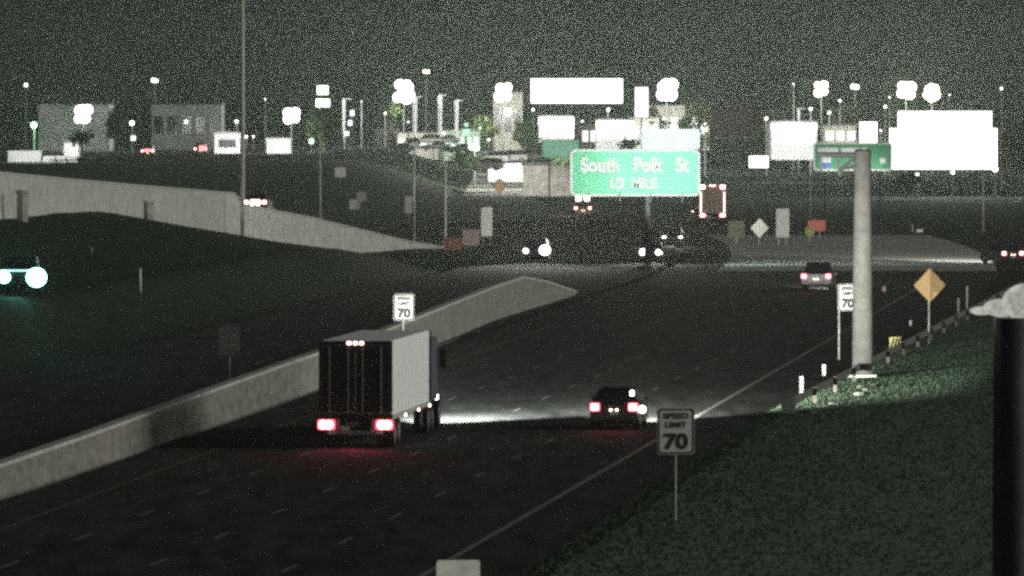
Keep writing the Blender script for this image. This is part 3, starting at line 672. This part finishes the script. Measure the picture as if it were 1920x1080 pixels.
# ------------------------------------------------------------------ buildings
def building(x0, x1, y0, y1, d, label, m, roof='flat', zb=None, deep=14, windows=0, fascia=None, name='building', win_m=None, cat='building'):
    s = S(d); c = P((x0 + x1) / 2, y0, d); z0 = (P(0, y1, d).z if zb is None else zb); wd = (x1 - x0) / s; ht = c.z - z0
    t = thing(name, label, cat, (c.x, d, z0))
    MB().box((0, deep / 2, ht / 2 - 1), (wd, deep, ht + 2)).build('wall', m, t)
    MB().box((0, deep / 2, ht + .15), (wd + .4, deep + .4, .3), bev=.05).build('roof', dsteel, t)
    if fascia: MB().box((0, -.25, ht - .7), (wd + .05, .4, 1.0), bev=.03).build('fascia', fascia, t)
    for i in range(windows):
        u = -wd / 2 + (i + .5) * wd / windows
        MB().box((u, -.05, ht * .42), (wd / windows * .66, .08, ht * .5)).build('window', win_m or glass, t)
    return t
grayw = mat('grey_cladding', (.6, .63, .62), .8, var=.2, scale=.4)
beige = mat('beige_wall', (.45, .44, .38), .85, var=.25, scale=.5)
building(72, 205, 196, 280, 1256, 'wide grey warehouse lit by the very bright lamp at left', grayw, windows=0)
building(284, 415, 196, 262, 1275, 'second grey warehouse, lower and dimmer, right of the first', grayw, windows=5)
building(402, 450, 251, 281, 1180, 'small white lit shed just left of the tall pole', whitep, windows=1, deep=6)
building(500, 545, 262, 282, 1180, 'low white lit shed under the very bright lamp right of the tall pole', whitep, deep=6)
building(120, 146, 268, 283, 1100, 'low pale lit shed behind the stacked truck', whitep, deep=6)
building(1010, 1082, 219, 266, 1220, 'white lit shop with a stepped front under the wide billboard', whitep, windows=4, fascia=panelb, win_m=panelw)
building(1118, 1188, 226, 268, 1220, 'warm white lit shop left of the pale exit tab', whitep, windows=4, fascia=panelb2, win_m=panelw)
building(1216, 1330, 200, 262, 1430, 'pale building behind the right dazzling lamp and tree', beige, windows=6, win_m=panelw)
building(925, 980, 175, 262, 1425, 'pale tall building behind the lamp left of the wide billboard', beige, windows=3)
building(1446, 1532, 230, 276, 1180, 'white lit shop right of the dark billboard', whitep, windows=3, fascia=panelw, win_m=panelw)
building(700, 745, 240, 285, 1420, 'dim low building under the yellow green tree', beige, windows=3)
building(980, 1072, 310, 369, 990, 'grey box shaped building with a worn front left of the big green sign', mat('worn_grey_wall', (.28, .26, .24), var=.55, scale=1.2), windows=0, deep=8)
for (x, y, d, pw, ax) in ((428, 246, 1174, 1600, 1), (520, 255, 1174, 2200, 1), (1045, 232, 1212, 2500, 1), (1152, 238, 1212, 2500, 1), (1488, 238, 1172, 3500, 1), (1000, 296, 982, 500, 1), (1055, 296, 982, 350, 1), (132, 258, 1092, 1500, 1), (1275, 215, 1420, 5000, 1), (952, 205, 1416, 3500, 1), (1208, 232, 1292, 2000, 1), (865, 252, 1322, 1500, 1), (785, 255, 1332, 1000, 1), (1576, 242, 1292, 900, 1)):
    c = P(x, y, d); light('AREA', None, (c.x, d, c.z), pw * 2.2, (1, 1, .95), 2, (0, 1, -.6), name='added_wall_wash')  # bare area lamps added to whiten the building fronts
building(1090, 1120, 232, 272, 1260, 'narrow pale lit building between the two lit shops', beige, windows=2, win_m=panelw, deep=8)
building(1180, 1236, 222, 268, 1300, 'pale lit building behind the pale exit tab', beige, windows=3, win_m=panelw, deep=8)
building(830, 900, 246, 280, 1330, 'low greenish lit building behind the parked cars', mat('greenish_wall', (.3, .4, .3), var=.3, scale=.6), windows=5, win_m=panelg, deep=8)
building(745, 822, 250, 282, 1340, 'low pale building behind the lit columns', beige, windows=4, win_m=panelw, deep=8)
building(1546, 1606, 236, 268, 1300, 'dim building left of the tall lit panel, above the green sign', beige, windows=3, win_m=panelw, deep=8)
# forecourt slab that shines white under the lamps
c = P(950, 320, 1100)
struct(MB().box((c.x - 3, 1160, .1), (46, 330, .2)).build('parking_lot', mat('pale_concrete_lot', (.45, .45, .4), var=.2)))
# parked vehicles
cols = [('paint_white_parked', (.7, .7, .7)), ('paint_silver_parked', (.4, .42, .42)), ('paint_dark_parked', (.05, .05, .06)), ('paint_red_parked', (.3, .04, .04))]
parked = [(770, 275, 'white', 0), (800, 268, 'white', 0), (815, 278, 'silver', 1), (836, 266, 'silver', 1), (862, 283, 'dark', 2), (905, 290, 'silver', 1), (925, 302, 'white', 0), (958, 300, 'white', 0), (985, 296, 'dark', 2), (912, 316, 'white', 0), (938, 322, 'silver', 1), (968, 322, 'white', 0), (748, 282, 'dark', 2)]
pos = ['leftmost under the column', 'second from the left', 'third from the left', 'under the rightmost lit column', 'in front of the low lamp', 'right of the low lamp', 'behind the row in the middle', 'near the tall pale building', 'beside the black shrubs', 'at the left end of the front row', 'in the middle of the front row', 'at the right end of the front row', 'in the shadow left of all others']
protos = {}
for (x, y, cn, ci), pp in zip(parked, pos):
    d = min(HC * F / (y - 200), 1360) if y > 320 else 1250 - (y - 265) * 4; c = P(x, y + 4, d); z = max(.2, c.z) if y < 322 else .2
    lab = 'parked %s car in the bright lot, %s' % (cn, pp); rz = random.choice((1.45, 1.7, -1.5, .3))
    if ci in protos:
        t = copy_tree(protos[ci]); t.location = (c.x, d, z); t.rotation_euler.z = rz; t['label'] = lab
    else:
        t = car(lab, (c.x, d, z), rz, 'suv' if ci == 0 else 'sedan', cols[ci], group='cars parked in the bright lot', plate=False, name='parked_car'); protos[ci] = t
tr = thing('parked_trailer', 'long white lit trailer in the bright lot left of the grey building', 'trailer', (*P(955, 326, 1080).xy, .2), .12)
MB().box((0, 0, 2.3), (6.4, 2.5, 2.7), bev=.05).build('trailer_box', whitep, tr)
for k in (-2, -1, 2.2): MB().cyl((k, -1.2, .5), (k, -.9, .5), .5, .5, 14).build('wheel', tyre, tr)
light('POINT', None, P(955, 268, 1060), 50000, (1, 1, .9), 1, name='added_lot_light')  # bare point lamp added to whiten the lot and trailer

# ------------------------------------------------------------------ trees
def crown(seed, n, rx, ry, rz_, leaf, m):
    rnd = random.Random(seed); bm = bmesh.new()
    cl = []
    for i in range(16):
        a = rnd.uniform(0, 6.28); r = rnd.uniform(.1, .8); z = rnd.uniform(-.75, .8)
        cl.append((Vector((math.cos(a) * r * rx * (1 - .4 * abs(z)), math.sin(a) * r * ry * (1 - .4 * abs(z)), z * rz_)), rnd.uniform(.25, .45) * rx))
    for i in range(n):
        c, rr = rnd.choice(cl)
        v = Vector((rnd.gauss(0, 1), rnd.gauss(0, 1), rnd.gauss(0, 1))).normalized() * rr * rnd.uniform(.4, 1.08)
        p = c + v; q = Matrix.Rotation(rnd.uniform(0, 6.28), 3, Vector((rnd.random() - .5, rnd.random() - .5, rnd.random() - .5)).normalized())
        l = leaf * rnd.uniform(.5, 1.3)
        bm.faces.new([bm.verts.new(p + q @ Vector(u)) for u in ((-l, -l * .6, 0), (l * .8, -l * .7, 0), (l, l * .5, 0), (-l * .6, l * .8, 0))])
    me = bpy.data.meshes.new('crown'); bm.to_mesh(me); bm.free(); me.materials.append(m); return me
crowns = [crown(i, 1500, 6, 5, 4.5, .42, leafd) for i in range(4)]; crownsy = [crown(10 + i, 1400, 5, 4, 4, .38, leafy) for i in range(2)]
tb = MB().cyl((0, 0, -1), (0, 0, 8), .35, .15, 8)
for i in range(5): a = i * 1.3; tb.cyl((0, 0, 3.5 + i * .5), (math.cos(a) * 3, math.sin(a) * 3, 7 + i * .4), .14, .05, 6)
tm = tb.build('trunk', bark); trunk_me = tm.data; bpy.data.objects.remove(tm)
def tree(x, yt, d, label, kind=0, sc_=1, wid=1, group=None, z0=None):
    c = P(x, yt, d); zb = zg(c.x, d) if z0 is None else z0; h = c.z - zb; k = h / 13.2
    t = thing('tree', label, 'tree', (c.x, d, zb), random.uniform(0, 6), group)
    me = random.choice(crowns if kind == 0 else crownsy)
    cr = bpy.data.objects.new('crown', me); COL.objects.link(cr); cr.parent = t; cr.location = (0, 0, 8.4 * k); cr.scale = (k * wid, k * wid, k)
    tk = bpy.data.objects.new('trunk', trunk_me); COL.objects.link(tk); tk.parent = t; tk.scale = (k, k, k)
    return t
xx = -30; i = 0
while xx < 1960:
    yt = 196 + random.uniform(-7, 8)
    if 690 < xx < 1330: yt = 204 + random.uniform(-5, 6)
    tree(xx, yt, random.uniform(1650, 1950), 'dark tree of the far tree line on the horizon', 0, wid=1.5, group='trees of the far tree line')
    xx += random.uniform(42, 60)
xx = -20
while xx < 1960:
    tree(xx, 214 + random.uniform(-6, 6), random.uniform(1500, 1600), 'dark tree of the far tree line on the horizon', 0, wid=1.7, group='trees of the far tree line')
    xx += random.uniform(60, 84)
tree(607, 203, 1180, 'round dark tree below the small stacked sign', 0, wid=1.0)
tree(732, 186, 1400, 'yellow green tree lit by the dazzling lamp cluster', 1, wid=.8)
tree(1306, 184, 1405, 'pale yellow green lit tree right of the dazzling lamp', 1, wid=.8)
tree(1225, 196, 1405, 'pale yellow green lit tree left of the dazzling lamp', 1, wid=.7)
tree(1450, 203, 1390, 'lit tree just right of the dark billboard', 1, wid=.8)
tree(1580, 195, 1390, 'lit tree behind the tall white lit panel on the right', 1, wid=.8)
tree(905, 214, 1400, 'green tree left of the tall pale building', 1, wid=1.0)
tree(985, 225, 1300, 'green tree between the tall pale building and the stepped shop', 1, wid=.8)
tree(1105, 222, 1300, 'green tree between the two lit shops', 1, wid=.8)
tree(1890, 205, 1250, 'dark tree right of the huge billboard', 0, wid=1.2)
tree(1925, 235, 1100, 'dark tree at the right edge of the picture', 0, wid=1.2)
tree(215, 200, 1180, 'dark tree between the two grey warehouses', 0, wid=.9)
# shrubs in front of the lot
sh = crown(50, 500, 2.2, 1.6, 1.1, .22, leafd)
for x, y, d, lab in ((867, 300, 1100, 'black shrub left of the low lamp'), (893, 308, 1080, 'black shrub below the low lamp'), (1000, 275, 1200, 'black shrub left of the sea green panel'), (1010, 285, 1150, 'dark low shrub touching the sea green panel'), (1058, 300, 985, 'dark shrub above the grey box building'), (154, 262, 1090, 'rounded dark shrub beside the very bright lamp'), (1700, 345, 960, 'dark shrub under the huge billboard'), (1180, 275, 1190, 'dark shrub line under the warm white shop')):
    c = P(x, y, d); t = thing('shrub', lab, 'shrub', (c.x, d, c.z - .3))
    o = bpy.data.objects.new('leaves', sh); COL.objects.link(o); o.parent = t
    o.location = (0, 0, .6); o.scale = (.9, .9, .9)
    MB().cyl((0, 0, -1.5), (0, 0, .8), .12, .06, 6).build('stem', bark, t)

# ------------------------------------------------------------------ near right: pole with a pale cap
d = 60; s = S(d)
t = thing('sensor_pole', 'dark near post at the right edge topped by a pale dome, its brightness put in as glow', 'post', ((1925 - 960) / s, d, 0))
MB().cyl((0, 0, 0), (0, 0, P(0, 596, d).z), .3, .265, 20).build('shaft', mat('near_pole_grey', (.6, .62, .64)), t, True)
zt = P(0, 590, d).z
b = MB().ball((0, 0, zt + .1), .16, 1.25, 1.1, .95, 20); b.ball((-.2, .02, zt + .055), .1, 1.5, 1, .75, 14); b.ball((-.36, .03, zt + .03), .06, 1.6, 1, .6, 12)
pmp = mat('mottled_dome_glow', (.5, .5, .45), var=.7, scale=9, emit=(.9, 1, .9), es=.75)  # emission stands in for light falling on the pale cap
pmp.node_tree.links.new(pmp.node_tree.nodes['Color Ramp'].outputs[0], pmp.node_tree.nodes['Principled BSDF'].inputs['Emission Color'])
b.build('glow_dome', pmp, t, True)

# ------------------------------------------------------------------ grass tufts on the verge
bm = bmesh.new(); rnd = random.Random(3)
for i in range(90000):
    Y = rnd.uniform(165, 440); X = shoulder(Y) - .5 + rnd.uniform(0, 1) ** 1.5 * (Y * .0686 + 3 - shoulder(Y))
    if X > Y * .07 + 2: continue
    z = zg(X, Y) + .16; hh = rnd.uniform(.03, .1); a = rnd.uniform(0, 6.28); ww = rnd.uniform(.03, .09)
    dx, dy = math.cos(a) * ww, math.sin(a) * ww; lx, ly = rnd.uniform(-.08, .08), rnd.uniform(-.08, .08)
    bm.faces.new([bm.verts.new(p) for p in ((X - dx, Y - dy, z - .02), (X + dx, Y + dy, z - .02), (X + lx, Y + ly, z + hh))])
me = bpy.data.meshes.new('grass'); bm.to_mesh(me); bm.free(); me.materials.append(mat('grass_blades', (.05, .075, .05), 1, var=.25, scale=.8, spec=.05))
o = bpy.data.objects.new('grass', me); COL.objects.link(o); tag(o, 'rough dim green grass on the right verge', 'grass', kind='stuff')

# ------------------------------------------------------------------ haze
hz = MB().box((0, 1580, 23.5), (3200, 3700, 49)).build('haze', mat('haze_air', (1, 1, 1)))
hm = bpy.data.materials.new('haze_volume'); hm.use_nodes = True; hm.cycles.volume_sampling = 'EQUIANGULAR'
n = hm.node_tree.nodes; n.clear(); pv = n.new('ShaderNodeVolumePrincipled'); oo = n.new('ShaderNodeOutputMaterial')
pv.inputs['Color'].default_value = (.85, 1, .87, 1); pv.inputs['Density'].default_value = .00028; pv.inputs['Anisotropy'].default_value = .78
hm.node_tree.links.new(pv.outputs[0], oo.inputs['Volume'])
hz.data.materials.clear(); hz.data.materials.append(hm)
tag(hz, 'thin night haze filling the air over the highway', 'haze', kind='stuff')
